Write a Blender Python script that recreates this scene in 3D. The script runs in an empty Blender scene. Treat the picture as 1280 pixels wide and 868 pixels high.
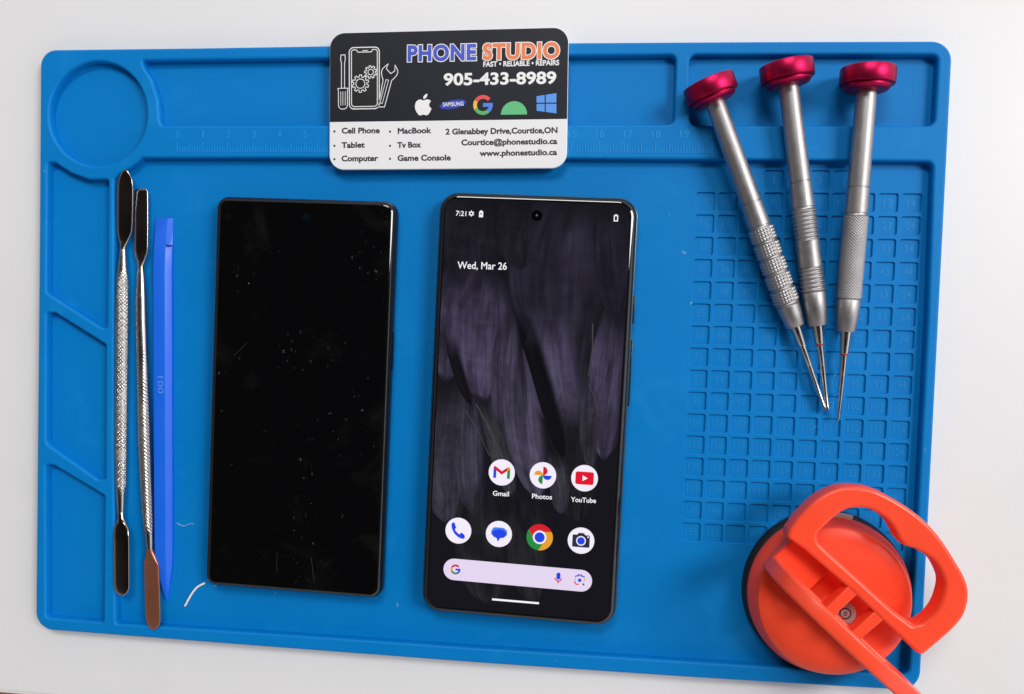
import bpy, bmesh, math, random, os
from mathutils import Vector, Matrix
C = bpy.context.scene
COL = C.collection
PI = math.pi
R = math.radians
MM = 0.001                      # everything below is written in millimetres
rnd = random.Random(7)

# ------------------------------------------------------------------ camera
F_PX = 950.0                    # focal length in pixels of a 1280 px wide picture
CAM = Vector((46.01, 13.785, 283.68))
RM = Matrix(((0.99482628, -0.03057348, 0.09688102),
             (0.02731105, 0.99902022, 0.03482395),
             (-0.09785079, -0.03199786, 0.99468656)))
cd = bpy.data.cameras.new('camera')
cam = bpy.data.objects.new('camera', cd)
COL.objects.link(cam)
cam.matrix_world = Matrix.Translation(CAM * MM) @ RM.to_4x4()
cd.sensor_fit = 'HORIZONTAL'
cd.sensor_width = 36.0
cd.lens = 36.0 * F_PX / 1280.0
cd.clip_start = 0.01
cd.clip_end = 50.0
C.camera = cam

def P(px, py, z):
    """the point (mm) at height z that the photograph shows at pixel px, py"""
    d = RM @ Vector(((px - 640) / F_PX, -(py - 434) / F_PX, -1.0))
    t = (z - CAM.z) / d.z
    return Vector((CAM.x + t * d.x, CAM.y + t * d.y, z))

# ------------------------------------------------------------------ light
C.view_settings.view_transform = 'Standard'
C.view_settings.look = 'None'
C.view_settings.exposure = 0.0
C.view_settings.gamma = 1.0
try:
    C.cycles.use_denoising = True
    C.cycles.max_bounces = 8
    C.cycles.transparent_max_bounces = 24
except Exception:
    pass
w = bpy.data.worlds.new('World')
C.world = w
w.use_nodes = True
nt = w.node_tree
nt.nodes.clear()
def N(t, kind, **kw):
    n = t.nodes.new(kind)
    for k, v in kw.items():
        setattr(n, k, v)
    return n
# a room: dark ceiling overhead, paler walls lower down, brown wood to the left
tc = N(nt, 'ShaderNodeTexCoord')
sep = N(nt, 'ShaderNodeSeparateXYZ')
nt.links.new(tc.outputs['Generated'], sep.inputs[0])
rz = N(nt, 'ShaderNodeValToRGB')
nt.links.new(sep.outputs['Z'], rz.inputs[0])
e = rz.color_ramp.elements
e[0].position = 0.0; e[0].color = (0.62, 0.61, 0.62, 1)
e[1].position = 1.0; e[1].color = (0.012, 0.011, 0.012, 1)
for p_, c_ in ((0.30, (1.0, 1.0, 1.02, 1)), (0.56, (1.0, 1.0, 1.02, 1)), (0.74, (0.05, 0.042, 0.038, 1)), (0.92, (0.012, 0.011, 0.012, 1))):
    k = e.new(p_); k.color = c_
rx = N(nt, 'ShaderNodeValToRGB')
nt.links.new(sep.outputs['X'], rx.inputs[0])
# map x from -1..1 by a math node
mx = N(nt, 'ShaderNodeMapRange')
mx.inputs['From Min'].default_value = -1; mx.inputs['From Max'].default_value = 1
nt.links.new(sep.outputs['X'], mx.inputs['Value'])
nt.links.new(mx.outputs[0], rx.inputs[0])
e = rx.color_ramp.elements
e[0].position = 0.0; e[0].color = (0.14, 0.115, 0.10, 1)
e[1].position = 1.0; e[1].color = (1.15, 1.15, 1.18, 1)
k = e.new(0.5); k.color = (0.70, 0.69, 0.69, 1)
mul = N(nt, 'ShaderNodeMix', data_type='RGBA', blend_type='MULTIPLY')
mul.inputs[0].default_value = 1.0
nt.links.new(rz.outputs[0], mul.inputs[6])
nt.links.new(rx.outputs[0], mul.inputs[7])
bg = N(nt, 'ShaderNodeBackground')
bg.inputs[1].default_value = 1.0
out = N(nt, 'ShaderNodeOutputWorld')
nt.links.new(mul.outputs[2], bg.inputs[0])
nt.links.new(bg.outputs[0], out.inputs[0])

def area(name, loc, target, sx, sy, power, col):
    l = bpy.data.lights.new(name, 'AREA')
    l.shape = 'RECTANGLE'; l.size = sx; l.size_y = sy
    l.energy = power; l.color = col
    o = bpy.data.objects.new(name, l)
    COL.objects.link(o)
    o.location = loc
    o.rotation_euler = (Vector(target) - Vector(loc)).to_track_quat('-Z', 'Y').to_euler()
    return o
area('window_light', (1.50, 0.58, 1.62), (0.0, 0.0, 0.0), 0.62, 0.76, 26.5, (1.0, 0.985, 0.97))
area('overhead_fill_light', (-0.05, 1.35, 1.70), (0.0, 0.0, 0.0), 0.9, 0.5, 19.5, (1.0, 0.99, 0.98))  # unseen fill, added to make up for the dark world overhead

# ------------------------------------------------------------------ materials
def mat(name, col, rough=0.5, metal=0.0, spec=0.5, bump=None, noise=None, emit=None, coat=0.0, aniso=0.0):
    """principled material; noise=(scale, amount) varies colour and roughness; bump=(scale, strength, distance mm)"""
    m = bpy.data.materials.new(name)
    m.use_nodes = True
    t = m.node_tree
    b = t.nodes['Principled BSDF']
    b.inputs['Base Color'].default_value = (*col, 1)
    b.inputs['Roughness'].default_value = rough
    b.inputs['Metallic'].default_value = metal
    b.inputs['Specular IOR Level'].default_value = spec
    b.inputs['Coat Weight'].default_value = coat
    b.inputs['Coat Roughness'].default_value = 0.04
    if emit:
        b.inputs['Emission Color'].default_value = (*emit[0], 1)
        b.inputs['Emission Strength'].default_value = emit[1]
    co = N(t, 'ShaderNodeTexCoord')
    if noise:
        n = N(t, 'ShaderNodeTexNoise')
        n.inputs['Scale'].default_value = noise[0]
        n.inputs['Detail'].default_value = 6
        t.links.new(co.outputs['Object'], n.inputs['Vector'])
        mr = N(t, 'ShaderNodeMapRange')
        mr.inputs['To Min'].default_value = 1 - noise[1]
        mr.inputs['To Max'].default_value = 1 + noise[1]
        t.links.new(n.outputs['Fac'], mr.inputs['Value'])
        mm = N(t, 'ShaderNodeMix', data_type='RGBA', blend_type='MULTIPLY')
        mm.inputs[0].default_value = 1
        mm.inputs[6].default_value = (*col, 1)
        t.links.new(mr.outputs[0], mm.inputs[7])
        t.links.new(mm.outputs[2], b.inputs['Base Color'])
        r2 = N(t, 'ShaderNodeMapRange')
        r2.inputs['To Min'].default_value = max(0.02, rough - 0.12)
        r2.inputs['To Max'].default_value = min(1, rough + 0.12)
        t.links.new(n.outputs['Fac'], r2.inputs['Value'])
        t.links.new(r2.outputs[0], b.inputs['Roughness'])
    if bump:
        n = N(t, 'ShaderNodeTexNoise')
        n.inputs['Scale'].default_value = bump[0]
        n.inputs['Detail'].default_value = 4
        t.links.new(co.outputs['Object'], n.inputs['Vector'])
        bp = N(t, 'ShaderNodeBump')
        bp.inputs['Strength'].default_value = bump[1]
        bp.inputs['Distance'].default_value = bump[2] * MM
        t.links.new(n.outputs['Fac'], bp.inputs['Height'])
        t.links.new(bp.outputs[0], b.inputs['Normal'])
    return m

def flat(name, col):            # printed ink
    return mat(name, col, 0.35)
def lit(name, col, s=1.0):      # a pixel of a lit screen, under gloss
    return mat(name, (0.01, 0.01, 0.01), 0.12, emit=(col, s))

def srgb(r, g, b):
    f = lambda c: (c / 255 / 12.92) if c / 255 <= 0.04045 else ((c / 255 + 0.055) / 1.055) ** 2.4
    return (f(r), f(g), f(b))

def speckled(m, speck, density, scale, amount=1.0, cluster=True, smudge=None):
    """sprinkle small pale flecks of dust over a material; smudge=(colour, scale) adds faint smears"""
    t = m.node_tree; b = t.nodes['Principled BSDF']
    inp = b.inputs['Base Color']
    src = inp.links[0].from_socket if inp.links else None
    col = tuple(inp.default_value)
    co = N(t, 'ShaderNodeTexCoord')
    v = N(t, 'ShaderNodeTexVoronoi'); v.inputs['Scale'].default_value = scale
    nz = N(t, 'ShaderNodeTexNoise'); nz.inputs['Scale'].default_value = scale * 2.5
    mixv = N(t, 'ShaderNodeMix', data_type='RGBA'); mixv.inputs[0].default_value = 0.003
    t.links.new(co.outputs['Object'], nz.inputs['Vector'])
    t.links.new(co.outputs['Object'], mixv.inputs[6]); t.links.new(nz.outputs['Color'], mixv.inputs[7])
    t.links.new(mixv.outputs[2], v.inputs['Vector'])
    sc_ = N(t, 'ShaderNodeSeparateColor'); t.links.new(v.outputs['Color'], sc_.inputs[0])
    lt = N(t, 'ShaderNodeMath', operation='LESS_THAN'); lt.inputs[1].default_value = density
    t.links.new(sc_.outputs[0], lt.inputs[0])
    ds = N(t, 'ShaderNodeMapRange'); ds.inputs['From Min'].default_value = 0.26; ds.inputs['From Max'].default_value = 0.05
    t.links.new(v.outputs['Distance'], ds.inputs['Value'])
    q = lt.outputs[0]
    def times(a, c):
        k = N(t, 'ShaderNodeMath', operation='MULTIPLY'); t.links.new(a, k.inputs[0])
        if isinstance(c, float): k.inputs[1].default_value = c
        else: t.links.new(c, k.inputs[1])
        return k.outputs[0]
    q = times(q, ds.outputs[0]); q = times(q, sc_.outputs[1]); q = times(q, float(amount))
    if cluster:
        cl = N(t, 'ShaderNodeTexNoise'); cl.inputs['Scale'].default_value = scale * 0.10
        t.links.new(co.outputs['Object'], cl.inputs['Vector'])
        cm = N(t, 'ShaderNodeMapRange'); cm.inputs['From Min'].default_value = 0.50; cm.inputs['From Max'].default_value = 0.66
        t.links.new(cl.outputs['Fac'], cm.inputs['Value'])
        q = times(q, cm.outputs[0])
    if smudge:
        sn = N(t, 'ShaderNodeTexNoise'); sn.inputs['Scale'].default_value = smudge[1]; sn.inputs['Detail'].default_value = 7; sn.inputs['Roughness'].default_value = 0.65
        sn.inputs['Distortion'].default_value = 0.6
        t.links.new(co.outputs['Object'], sn.inputs['Vector'])
        sm_ = N(t, 'ShaderNodeMapRange'); sm_.inputs['From Min'].default_value = 0.56; sm_.inputs['From Max'].default_value = 0.80
        t.links.new(sn.outputs['Fac'], sm_.inputs['Value'])
        m0 = N(t, 'ShaderNodeMix', data_type='RGBA'); t.links.new(sm_.outputs[0], m0.inputs[0])
        if src: t.links.new(src, m0.inputs[6])
        else: m0.inputs[6].default_value = col
        m0.inputs[7].default_value = (*smudge[0], 1)
        src = m0.outputs[2]
    mm = N(t, 'ShaderNodeMix', data_type='RGBA')
    if src: t.links.new(src, mm.inputs[6])
    else: mm.inputs[6].default_value = col
    mm.inputs[7].default_value = (*speck, 1)
    t.links.new(q, mm.inputs[0]); t.links.new(mm.outputs[2], inp)
    return m

M = {}
M['table'] = speckled(mat('white laminate', (0.80, 0.80, 0.805), 0.42, noise=(9, 0.02), bump=(900, 0.12, 0.05)), (0.55, 0.54, 0.52), 0.003, 200, 0.7, cluster=False, smudge=((0.755, 0.75, 0.75), 12))
M['table_edge'] = mat('pale edge band', (0.82, 0.78, 0.76), 0.5)
M['floor'] = mat('brown floor', (0.45, 0.22, 0.16), 0.5, noise=(14, 0.25))
M['mat'] = speckled(mat('blue silicone', (0.0, 0.196, 0.560), 0.50, spec=0.16, noise=(26, 0.05), bump=(1500, 0.10, 0.03)), (0.30, 0.52, 0.75), 0.007, 330, 0.9, cluster=False, smudge=((0.006, 0.235, 0.62), 38))
M['mat_mark'] = mat('blue silicone relief', (0.009, 0.268, 0.69), 0.5, spec=0.25)
M['steel'] = mat('polished steel', (0.58, 0.56, 0.54), 0.26, 1.0, noise=(220, 0.05))
M['blade'] = mat('ground steel blade', (0.52, 0.44, 0.40), 0.16, 1.0, bump=(500, 0.05, 0.02), noise=(60, 0.12))
M['satin'] = mat('satin aluminium', (0.42, 0.405, 0.405), 0.47, 1.0, noise=(300, 0.03))
M['bit'] = mat('bright bit steel', (0.62, 0.58, 0.55), 0.22, 1.0, noise=(400, 0.06))
M['pink'] = mat('crimson anodised aluminium', (0.46, 0.010, 0.068), 0.40, 0.95)
M['redring'] = mat('red ring', (0.28, 0.035, 0.03), 0.5)
M['bluepl'] = mat('bright blue plastic', (0.008, 0.135, 0.78), 0.38, noise=(60, 0.04))
M['bluelite'] = mat('scuffed blue plastic', (0.10, 0.30, 0.86), 0.45)
M['orange'] = mat('orange plastic', (1.0, 0.078, 0.028), 0.34, noise=(70, 0.03), bump=(700, 0.06, 0.05))
M['rubber'] = mat('black rubber', (0.010, 0.010, 0.012), 0.45)
M['white'] = mat('white plastic', (0.8, 0.8, 0.8), 0.4)
M['screw'] = mat('zinc screw', (0.50, 0.51, 0.53), 0.5, 0.35, noise=(600, 0.10))
M['black'] = mat('black metal frame', (0.012, 0.014, 0.018), 0.28, 0.6)
M['hazel'] = mat('dark green grey frame', (0.06, 0.085, 0.09), 0.26, 0.85)
M['glass'] = speckled(mat('black phone glass', (0.0022, 0.0022, 0.0026), 0.05, spec=0.8), (0.26, 0.26, 0.27), 0.12, 640, 0.9, smudge=((0.009, 0.0088, 0.0085), 45))
M['glass2'] = mat('clean black phone glass', (0.003, 0.003, 0.004), 0.03, spec=0.85)
M['hole'] = mat('camera hole', (0.001, 0.001, 0.001), 0.1, spec=0.1)
M['lens'] = mat('camera lens', (0.002, 0.006, 0.009), 0.08, spec=0.5)
M['dark'] = mat('dark slate print', srgb(22, 25, 35), 0.5, spec=0.3, noise=(40, 0.04))
M['cardwhite'] = mat('white card', (0.83, 0.83, 0.84), 0.38)
M['ink'] = flat('black ink', (0.03, 0.03, 0.035))
M['inkwhite'] = flat('white ink', (0.86, 0.86, 0.86))
M['inkgrey'] = flat('shadow ink', (0.012, 0.012, 0.015))
M['inkblue'] = flat('royal blue ink', srgb(66, 84, 196))
M['inkorange'] = flat('orange ink', srgb(232, 126, 76))
M['inkscreen'] = flat('near black ink', (0.012, 0.012, 0.013))
M['reflect_tint'] = mat('blade with reflection tint', (0.50, 0.19, 0.11), 0.30, 0.75, noise=(90, 0.15))  # steel blade; the room's reddish brown reflection is painted into its colour
M['scratch'] = mat('fine scratch', (0.03, 0.03, 0.031), 0.4)
M['thread'] = mat('white thread', (0.85, 0.85, 0.82), 0.7)
M['scuff'] = mat('pale lint', (0.25, 0.50, 0.72), 0.7)
M['speck'] = mat('yellow crumb', (0.32, 0.36, 0.10), 0.8)

# ------------------------------------------------------------------ mesh helpers
class MB:
    """collects vertices and faces (mm) and links them as ONE mesh object"""
    def __init__(self):
        self.v = []; self.f = []; self.m = []; self.uv = {}
    def add(self, vs, fs, mi=0):
        o = len(self.v)
        self.v += [tuple(p) for p in vs]
        self.f += [tuple(i + o for i in q) for q in fs]
        self.m += [mi] * len(fs)
        return self
    def poly(self, pts, z, mi=0):
        pts = [tuple(p)[:2] for p in pts]
        a = sum(pts[i - 1][0] * pts[i][1] - pts[i][0] * pts[i - 1][1] for i in range(len(pts)))
        if a < 0: pts = pts[::-1]
        return self.add([(x, y, z) for x, y in pts], [tuple(range(len(pts)))], mi)
    def prism(self, pts, z0, z1, mi=0):
        pts = [tuple(p)[:2] for p in pts]
        a = sum(pts[i - 1][0] * pts[i][1] - pts[i][0] * pts[i - 1][1] for i in range(len(pts)))
        if a < 0: pts = pts[::-1]
        n = len(pts)
        self.add([(x, y, z0) for x, y in pts] + [(x, y, z1) for x, y in pts],
                 [tuple(range(n))[::-1], tuple(range(n, 2 * n))] + [(i, (i + 1) % n, (i + 1) % n + n, i + n) for i in range(n)], mi)
        return self
    def box(self, x0, x1, y0, y1, z0, z1, mi=0):
        return self.prism([(x0, y0), (x1, y0), (x1, y1), (x0, y1)], z0, z1, mi)
    def loft(self, loops, cap0=True, cap1=True, mi=0):
        """loops of equal length, each a list of xyz"""
        n = len(loops[0]); vs = [p for l in loops for p in l]; fs = []
        for k in range(len(loops) - 1):
            for i in range(n):
                j = (i + 1) % n
                fs.append((k * n + i, k * n + j, (k + 1) * n + j, (k + 1) * n + i))
        if cap0: fs.append(tuple(range(n))[::-1])
        if cap1: fs.append(tuple((len(loops) - 1) * n + i for i in range(n)))
        return self.add(vs, fs, mi)
    def lathe(self, prof, n=48, mi=0, fn=None, closed=True):
        """prof: list of (axial s, radius); axis +Z"""
        loops = []
        for s, r in prof:
            loops.append([((fn(s, 2 * PI * i / n, r) if fn else r) * math.cos(2 * PI * i / n),
                           (fn(s, 2 * PI * i / n, r) if fn else r) * math.sin(2 * PI * i / n), s) for i in range(n)])
        return self.loft(loops, closed, closed, mi)
    def stroke(self, pts, w, z, mi=0, closed=False):
        """a drawn line: mitred ribbon"""
        pts = [Vector(tuple(p)[:2]) for p in pts]
        n = len(pts); L = []; Rr = []
        for i in range(n):
            a = pts[(i - 1) % n] if (closed or i > 0) else None
            b = pts[(i + 1) % n] if (closed or i < n - 1) else None
            d1 = (pts[i] - a).normalized() if a is not None else None
            d2 = (b - pts[i]).normalized() if b is not None else None
            if d1 is None: d1 = d2
            if d2 is None: d2 = d1
            n1 = Vector((-d1.y, d1.x)); n2 = Vector((-d2.y, d2.x))
            mvec = n1 + n2
            if mvec.length < 1e-6: mvec = n1.copy()
            mvec.normalize()
            q = w / 2 / max(0.45, mvec.dot(n1))
            L.append(pts[i] + mvec * q); Rr.append(pts[i] - mvec * q)
        vs = [(p.x, p.y, z) for p in L] + [(p.x, p.y, z) for p in Rr]
        fs = []
        for i in range(n if closed else n - 1):
            j = (i + 1) % n
            fs.append((i + n, j + n, j, i))
        return self.add(vs, fs, mi)
    def mesh(self, me, mtx=None, mi=0):
        vs = [(mtx @ v.co) if mtx else v.co for v in me.vertices]
        return self.add(vs, [tuple(p.vertices) for p in me.polygons], mi)
    def xf(self, mtx):
        self.v = [tuple(mtx @ Vector(p)) for p in self.v]
        return self
    def build(self, name, mats, parent=None, smooth=35, loc=None, merge=False):
        if not isinstance(mats, (list, tuple)): mats = [mats]
        me = bpy.data.meshes.new(name)
        me.from_pydata([(x * MM, y * MM, z * MM) for x, y, z in self.v], [], self.f)
        for k in mats: me.materials.append(k)
        me.polygons.foreach_set('material_index', self.m)
        if merge:
            bm = bmesh.new(); bm.from_mesh(me)
            bmesh.ops.remove_doubles(bm, verts=bm.verts, dist=1e-6)
            bmesh.ops.recalc_face_normals(bm, faces=bm.faces)
            bm.to_mesh(me); bm.free()
        me.update()
        if smooth:
            me.shade_smooth()
            me.set_sharp_from_angle(angle=R(smooth))
        o = bpy.data.objects.new(name, me)
        COL.objects.link(o)
        if parent: o.parent = parent
        if loc is not None: o.location = Vector(loc) * MM
        return o

def thing(name, label, cat, loc=(0, 0, 0), rz=0.0, group=None):
    o = bpy.data.objects.new(name, None)
    o.empty_display_size = 0.01
    COL.objects.link(o)
    o.location = Vector(loc) * MM
    o.rotation_euler = (0, 0, rz)
    o['label'] = label; o['category'] = cat
    if group: o['group'] = group
    return o
def tag(o, label, cat, group=None):
    o['label'] = label; o['category'] = cat
    if group: o['group'] = group
    return o

def fillet(pts, rad, n=6):
    """round the corners of a polygon; rad is a number or one per corner"""
    out = []; m = len(pts)
    for i in range(m):
        p = Vector(tuple(pts[i])[:2]); a = Vector(tuple(pts[i - 1])[:2]); b = Vector(tuple(pts[(i + 1) % m])[:2])
        r = rad[i] if isinstance(rad, (list, tuple)) else rad
        u = a - p; v = b - p
        lu, lv = u.length, v.length
        if r <= 0 or lu < 1e-6 or lv < 1e-6:
            out.append((p.x, p.y)); continue
        u /= lu; v /= lv
        th = math.acos(max(-1, min(1, u.dot(v))))
        if th > PI - 0.06:
            out.append((p.x, p.y)); continue
        d = min(r / math.tan(th / 2), lu * 0.49, lv * 0.49); rr = d * math.tan(th / 2)
        c = p + (u + v).normalized() * (rr / math.sin(th / 2))
        s = p + u * d - c; t = p + v * d - c
        a0 = math.atan2(s.y, s.x); a1 = math.atan2(t.y, t.x); da = (a1 - a0 + PI) % (2 * PI) - PI
        for k in range(n + 1):
            q = a0 + da * k / n
            out.append((c.x + rr * math.cos(q), c.y + rr * math.sin(q)))
    return out
def spline(pts, n=8, closed=True):
    """Catmull-Rom through the points"""
    pts = [Vector(tuple(p)[:2]) for p in pts]; m = len(pts); out = []
    for i in range(m if closed else m - 1):
        if closed:
            p0, p1, p2, p3 = pts[i - 1], pts[i], pts[(i + 1) % m], pts[(i + 2) % m]
        else:
            p0 = pts[max(0, i - 1)]; p1 = pts[i]; p2 = pts[i + 1]; p3 = pts[min(m - 1, i + 2)]
        for k in range(n):
            t = k / n
            q = 0.5 * ((2 * p1) + (p2 - p0) * t + (2 * p0 - 5 * p1 + 4 * p2 - p3) * t * t + (3 * p1 - p0 - 3 * p2 + p3) * t ** 3)
            out.append((q.x, q.y))
    if not closed: out.append(tuple(pts[-1]))
    return out
def circle(cx, cy, r, n=48, a0=0.0, a1=2 * PI, ry=None):
    ry = r if ry is None else ry
    full = abs(a1 - a0 - 2 * PI) < 1e-6
    return [(cx + r * math.cos(a0 + (a1 - a0) * i / (n if full else n - 1)), cy + ry * math.sin(a0 + (a1 - a0) * i / (n if full else n - 1))) for i in range(n)]
def rrect(w, h, r, n=8):
    return fillet([(-w / 2, -h / 2), (w / 2, -h / 2), (w / 2, h / 2), (-w / 2, h / 2)], r, n)

def plate(outline, holes, z0, z1, bevel, res=3):
    """a slab with holes and rounded rims: a filled 2D curve made into a mesh (not linked)"""
    cu = bpy.data.curves.new('slab', 'CURVE')
    cu.dimensions = '2D'; cu.fill_mode = 'BOTH'
    cu.bevel_depth = bevel; cu.bevel_resolution = res; cu.offset = -bevel
    cu.extrude = (z1 - z0) / 2 - bevel
    for pts in [outline] + holes:
        s = cu.splines.new('POLY'); s.points.add(len(pts) - 1)
        for k, p in enumerate(pts): s.points[k].co = (p[0], p[1], 0, 1)
        s.use_cyclic_u = True
    o = bpy.data.objects.new('slab', cu); COL.objects.link(o)
    bpy.context.view_layer.update()
    me = bpy.data.meshes.new_from_object(o.evaluated_get(bpy.context.evaluated_depsgraph_get()))
    bpy.data.objects.remove(o); bpy.data.curves.remove(cu)
    for v in me.vertices: v.co.z += (z0 + z1) / 2
    return me

_cap = {}
def text_mesh(s, bold, spacing=1.0):
    cu = bpy.data.curves.new('lettering', 'FONT')
    cu.body = s; cu.size = 1.0; cu.offset = bold; cu.resolution_u = 4; cu.space_character = spacing
    o = bpy.data.objects.new('lettering', cu); COL.objects.link(o)
    bpy.context.view_layer.update()
    me = bpy.data.meshes.new_from_object(o.evaluated_get(bpy.context.evaluated_depsgraph_get()))
    bpy.data.objects.remove(o); bpy.data.curves.remove(cu)
    return me
def capheight(bold):
    if bold not in _cap:
        me = text_mesh('H', bold)
        _cap[bold] = (min(v.co.y for v in me.vertices), max(v.co.y for v in me.vertices))
    return _cap[bold]
def lettering(mb, s, a, b, cap, z, mi=0, bold=0.0, spacing=1.0, rim=0.0, rim_mi=0):
    """write s on mb with its baseline from point a to point b and that cap height"""
    me = text_mesh(s, bold, spacing)
    if not len(me.vertices): return
    x0 = min(v.co.x for v in me.vertices); x1 = max(v.co.x for v in me.vertices)
    h0, h1 = capheight(bold)
    a = Vector(tuple(a)[:2]); b = Vector(tuple(b)[:2]); d = b - a
    sx = d.length / (x1 - x0); sy = cap / (h1 - h0); ang = math.atan2(d.y, d.x)
    mt = Matrix.Translation((a.x, a.y, z)) @ Matrix.Rotation(ang, 4, 'Z') @ Matrix.Diagonal((sx, sy, 1, 1)) @ Matrix.Translation((-x0, -h0, 0))
    mb.mesh(me, mt, mi)
    if rim:                     # an outline drawn just below the letters
        ek = {}
        for p in me.polygons:
            for k in p.edge_keys: ek.setdefault(k, []).append(p.index)
        nx = {}
        for p in me.polygons:
            vs_ = list(p.vertices)
            for q in range(len(vs_)):
                a_, b_ = vs_[q], vs_[(q + 1) % len(vs_)]
                if len(ek[(min(a_, b_), max(a_, b_))]) == 1: nx[a_] = b_
        seen = set(); lift = 0
        for st_ in list(nx):
            if st_ in seen: continue
            lp = []; q = st_
            while q not in seen and q in nx:
                seen.add(q); lp.append(mt @ me.vertices[q].co); q = nx[q]
            if len(lp) > 2: mb.stroke(lp, rim, z - 0.012 - 0.0004 * (lift % 8), rim_mi, True); lift += 1
    bpy.data.meshes.remove(me)

# ------------------------------------------------------------------ the setting: table top and floor
e0 = P(0, 862, 0); e1 = P(65, 867.6, 0)
ed = (e1 - e0).normalized()
en = Vector((-ed.y, ed.x, 0))
far0 = e0 - ed * 420; far1 = e0 + ed * 1150
tb = MB()
tb.prism([far0, far1, far1 + en * 900, far0 + en * 900], -24, 0)
tb.build('table_top', M['table'], smooth=0)['kind'] = 'structure'
eb = MB()
eb.prism([far0 - en * 0.2, far1 - en * 0.2, far1 - en * 1.4, far0 - en * 1.4], -23.5, -0.6)
eb.build('table_edge', M['table_edge'], smooth=0)['kind'] = 'structure'
fl = MB()
fl.box(-1600, 1600, -1600, 1600, -740, -730)
fl.build('floor', M['floor'], smooth=0)['kind'] = 'structure'

# ------------------------------------------------------------------ blue repair mat
RIM, TRAY, BED = 5.0, 1.4, 0.75
def Q(z, *pp): return [P(x, y, z) for x, y in pp]
outer = Q(RIM, (50.2, 62.3), (250, 59.8), (480, 56), (715, 53.3), (950, 51.9), (1191.3, 51.3),
          (1184, 200), (1172.8, 420), (1161, 650), (1150.2, 864.4),
          (1000, 856), (860, 847.3), (600, 829.5), (350, 810.5), (44.2, 786.8), (46.2, 560), (48.6, 300))
radii = [6.2, 0, 0, 0, 0, 6.8, 0, 0, 0, 7.0, 0, 0, 0, 0, 7.0, 0, 0]
outer = fillet(outer, radii, 10)
cc = P(121.8, 142.3, RIM)
ring = circle(cc.x, cc.y, 20.0, 96)
long_tray = fillet(Q(RIM, (176, 75.5), (500, 71.5), (845, 68.6), (842.4, 155.6), (500, 156.3), (202, 157.3), (199, 150), (197.4, 125), (189.5, 99), (180, 85)),
                   [1.5, 0, 2.2, 2.2, 0, 1.2, 0, 0, 0, 0], 6)
small_tray = fillet(Q(RIM, (862, 68.5), (1173.5, 68), (1168.5, 157.3), (862, 157)), 2.4, 6)
main_tray = fillet(Q(RIM, (177, 197.3), (500, 197.6), (715, 198.4), (900, 199.6), (1167, 202), (1160, 400), (1149, 610), (1136.5, 844.5),
                     (978, 835), (600, 811), (400, 797), (149, 780.5), (144, 780), (141.5, 560), (142, 224), (150, 217), (163, 209)),
                   [1.0, 0, 0, 0, 2.4, 0, 0, 2.8, 0, 0, 0, 0, 1.2, 0, 1.5, 0, 0], 6)
c_a = fillet(Q(RIM, (58.8, 203), (68, 203), (77, 209.5), (90, 217.3), (112, 224.8), (135, 224), (133.2, 410.5), (126, 409.5), (60, 367.5), (57.8, 364)), [1, .5, 0, 0, 0, 1.2, 1, 1, 1, 1], 5)
c_b = fillet(Q(RIM, (57.6, 391), (68, 391), (131.8, 431), (131.2, 599), (122, 600), (59.5, 556), (57, 551)), [1, 1, 1.2, 1, 1, 1, 1], 5)
c_c = fillet(Q(RIM, (56.5, 581), (67, 582), (130.2, 620), (128.9, 778.5), (57, 772.5)), [1, 1, 1.2, 1.2, 1.2], 5)

g0 = P(882, 252, TRAY); gx = (P(1139.8, 254, TRAY) - g0) / 9; gy = (P(864, 665.3, TRAY) - g0) / 15
cells = []; cellpos = []
def cell(i, j):
    c = g0 + gx * i + gy * j
    hw = 3.28
    u = gx.normalized() * hw; v = gy.normalized() * hw
    cells.append(fillet([c - u - v, c + u - v, c + u + v, c - u + v], 0.75, 4)); cellpos.append(c)
for i in range(3, 7): cell(i, -1)
for j in range(16):
    for i in range(10): cell(i, j)

body = MB()
body.mesh(plate(outer, [ring, long_tray, small_tray, main_tray, c_a, c_b, c_c], 1.0, RIM, 0.95, 4))
inner = fillet([p * 1.0 for p in (Vector((q[0] * 0.992, q[1] * 0.99)) for q in outer)], 0, 1)
body.mesh(plate(inner, cells, 0.4, TRAY, 0.2, 2))
body.mesh(plate([(x * 0.997, y * 0.996) for x, y in outer], [], 0.02, BED, 0.3, 2))
rm = thing('repair_mat', 'large blue silicone repair mat with trays, ruler and numbered grid on the white table', 'repair mat')
body.build('mat_body', M['mat'], rm, smooth=50)

rul = MB()
r0 = P(221.5, 190.3, RIM); rdir = (P(819, 191.5, RIM) - r0) / 18; rup = Vector((-rdir.y, rdir.x, 0)).normalized()
rd = rdir.normalized()
for k in range(0, 201):
    c = r0 + rdir * (k / 10)
    h = 3.9 if k % 10 == 0 else (3.4 if k % 5 == 0 else 2.0)
    hw = 0.16
    rul.prism([c - rd * hw, c + rd * hw, c + rd * hw + rup * h, c - rd * hw + rup * h], RIM - 0.05, RIM + 0.16)
for k in range(0, 21):
    s = str(k); wid = 1.45 if len(s) == 1 else 3.1
    if s == '1': wid = 0.7
    c = r0 + rdir * k + rup * 5.4 + rd * (0.3 if k < 10 else 0.2)
    lettering(rul, s, c - rd * wid / 2, c + rd * wid / 2, 2.7, RIM + 0.10, rim=0.12)
rul.build('ruler_markings', M['mat_mark'], rm, smooth=0)
num = MB()
for k, c in enumerate(cellpos):
    s = str(k + 1); wid = {1: 1.4, 2: 3.0, 3: 4.2}[len(s)]
    if s == '1': wid = 0.6
    c = c + gy.normalized() * 1.3
    lettering(num, s, c - gx.normalized() * wid / 2, c + gx.normalized() * wid / 2, 2.6, BED + 0.10, rim=0.10)
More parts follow.
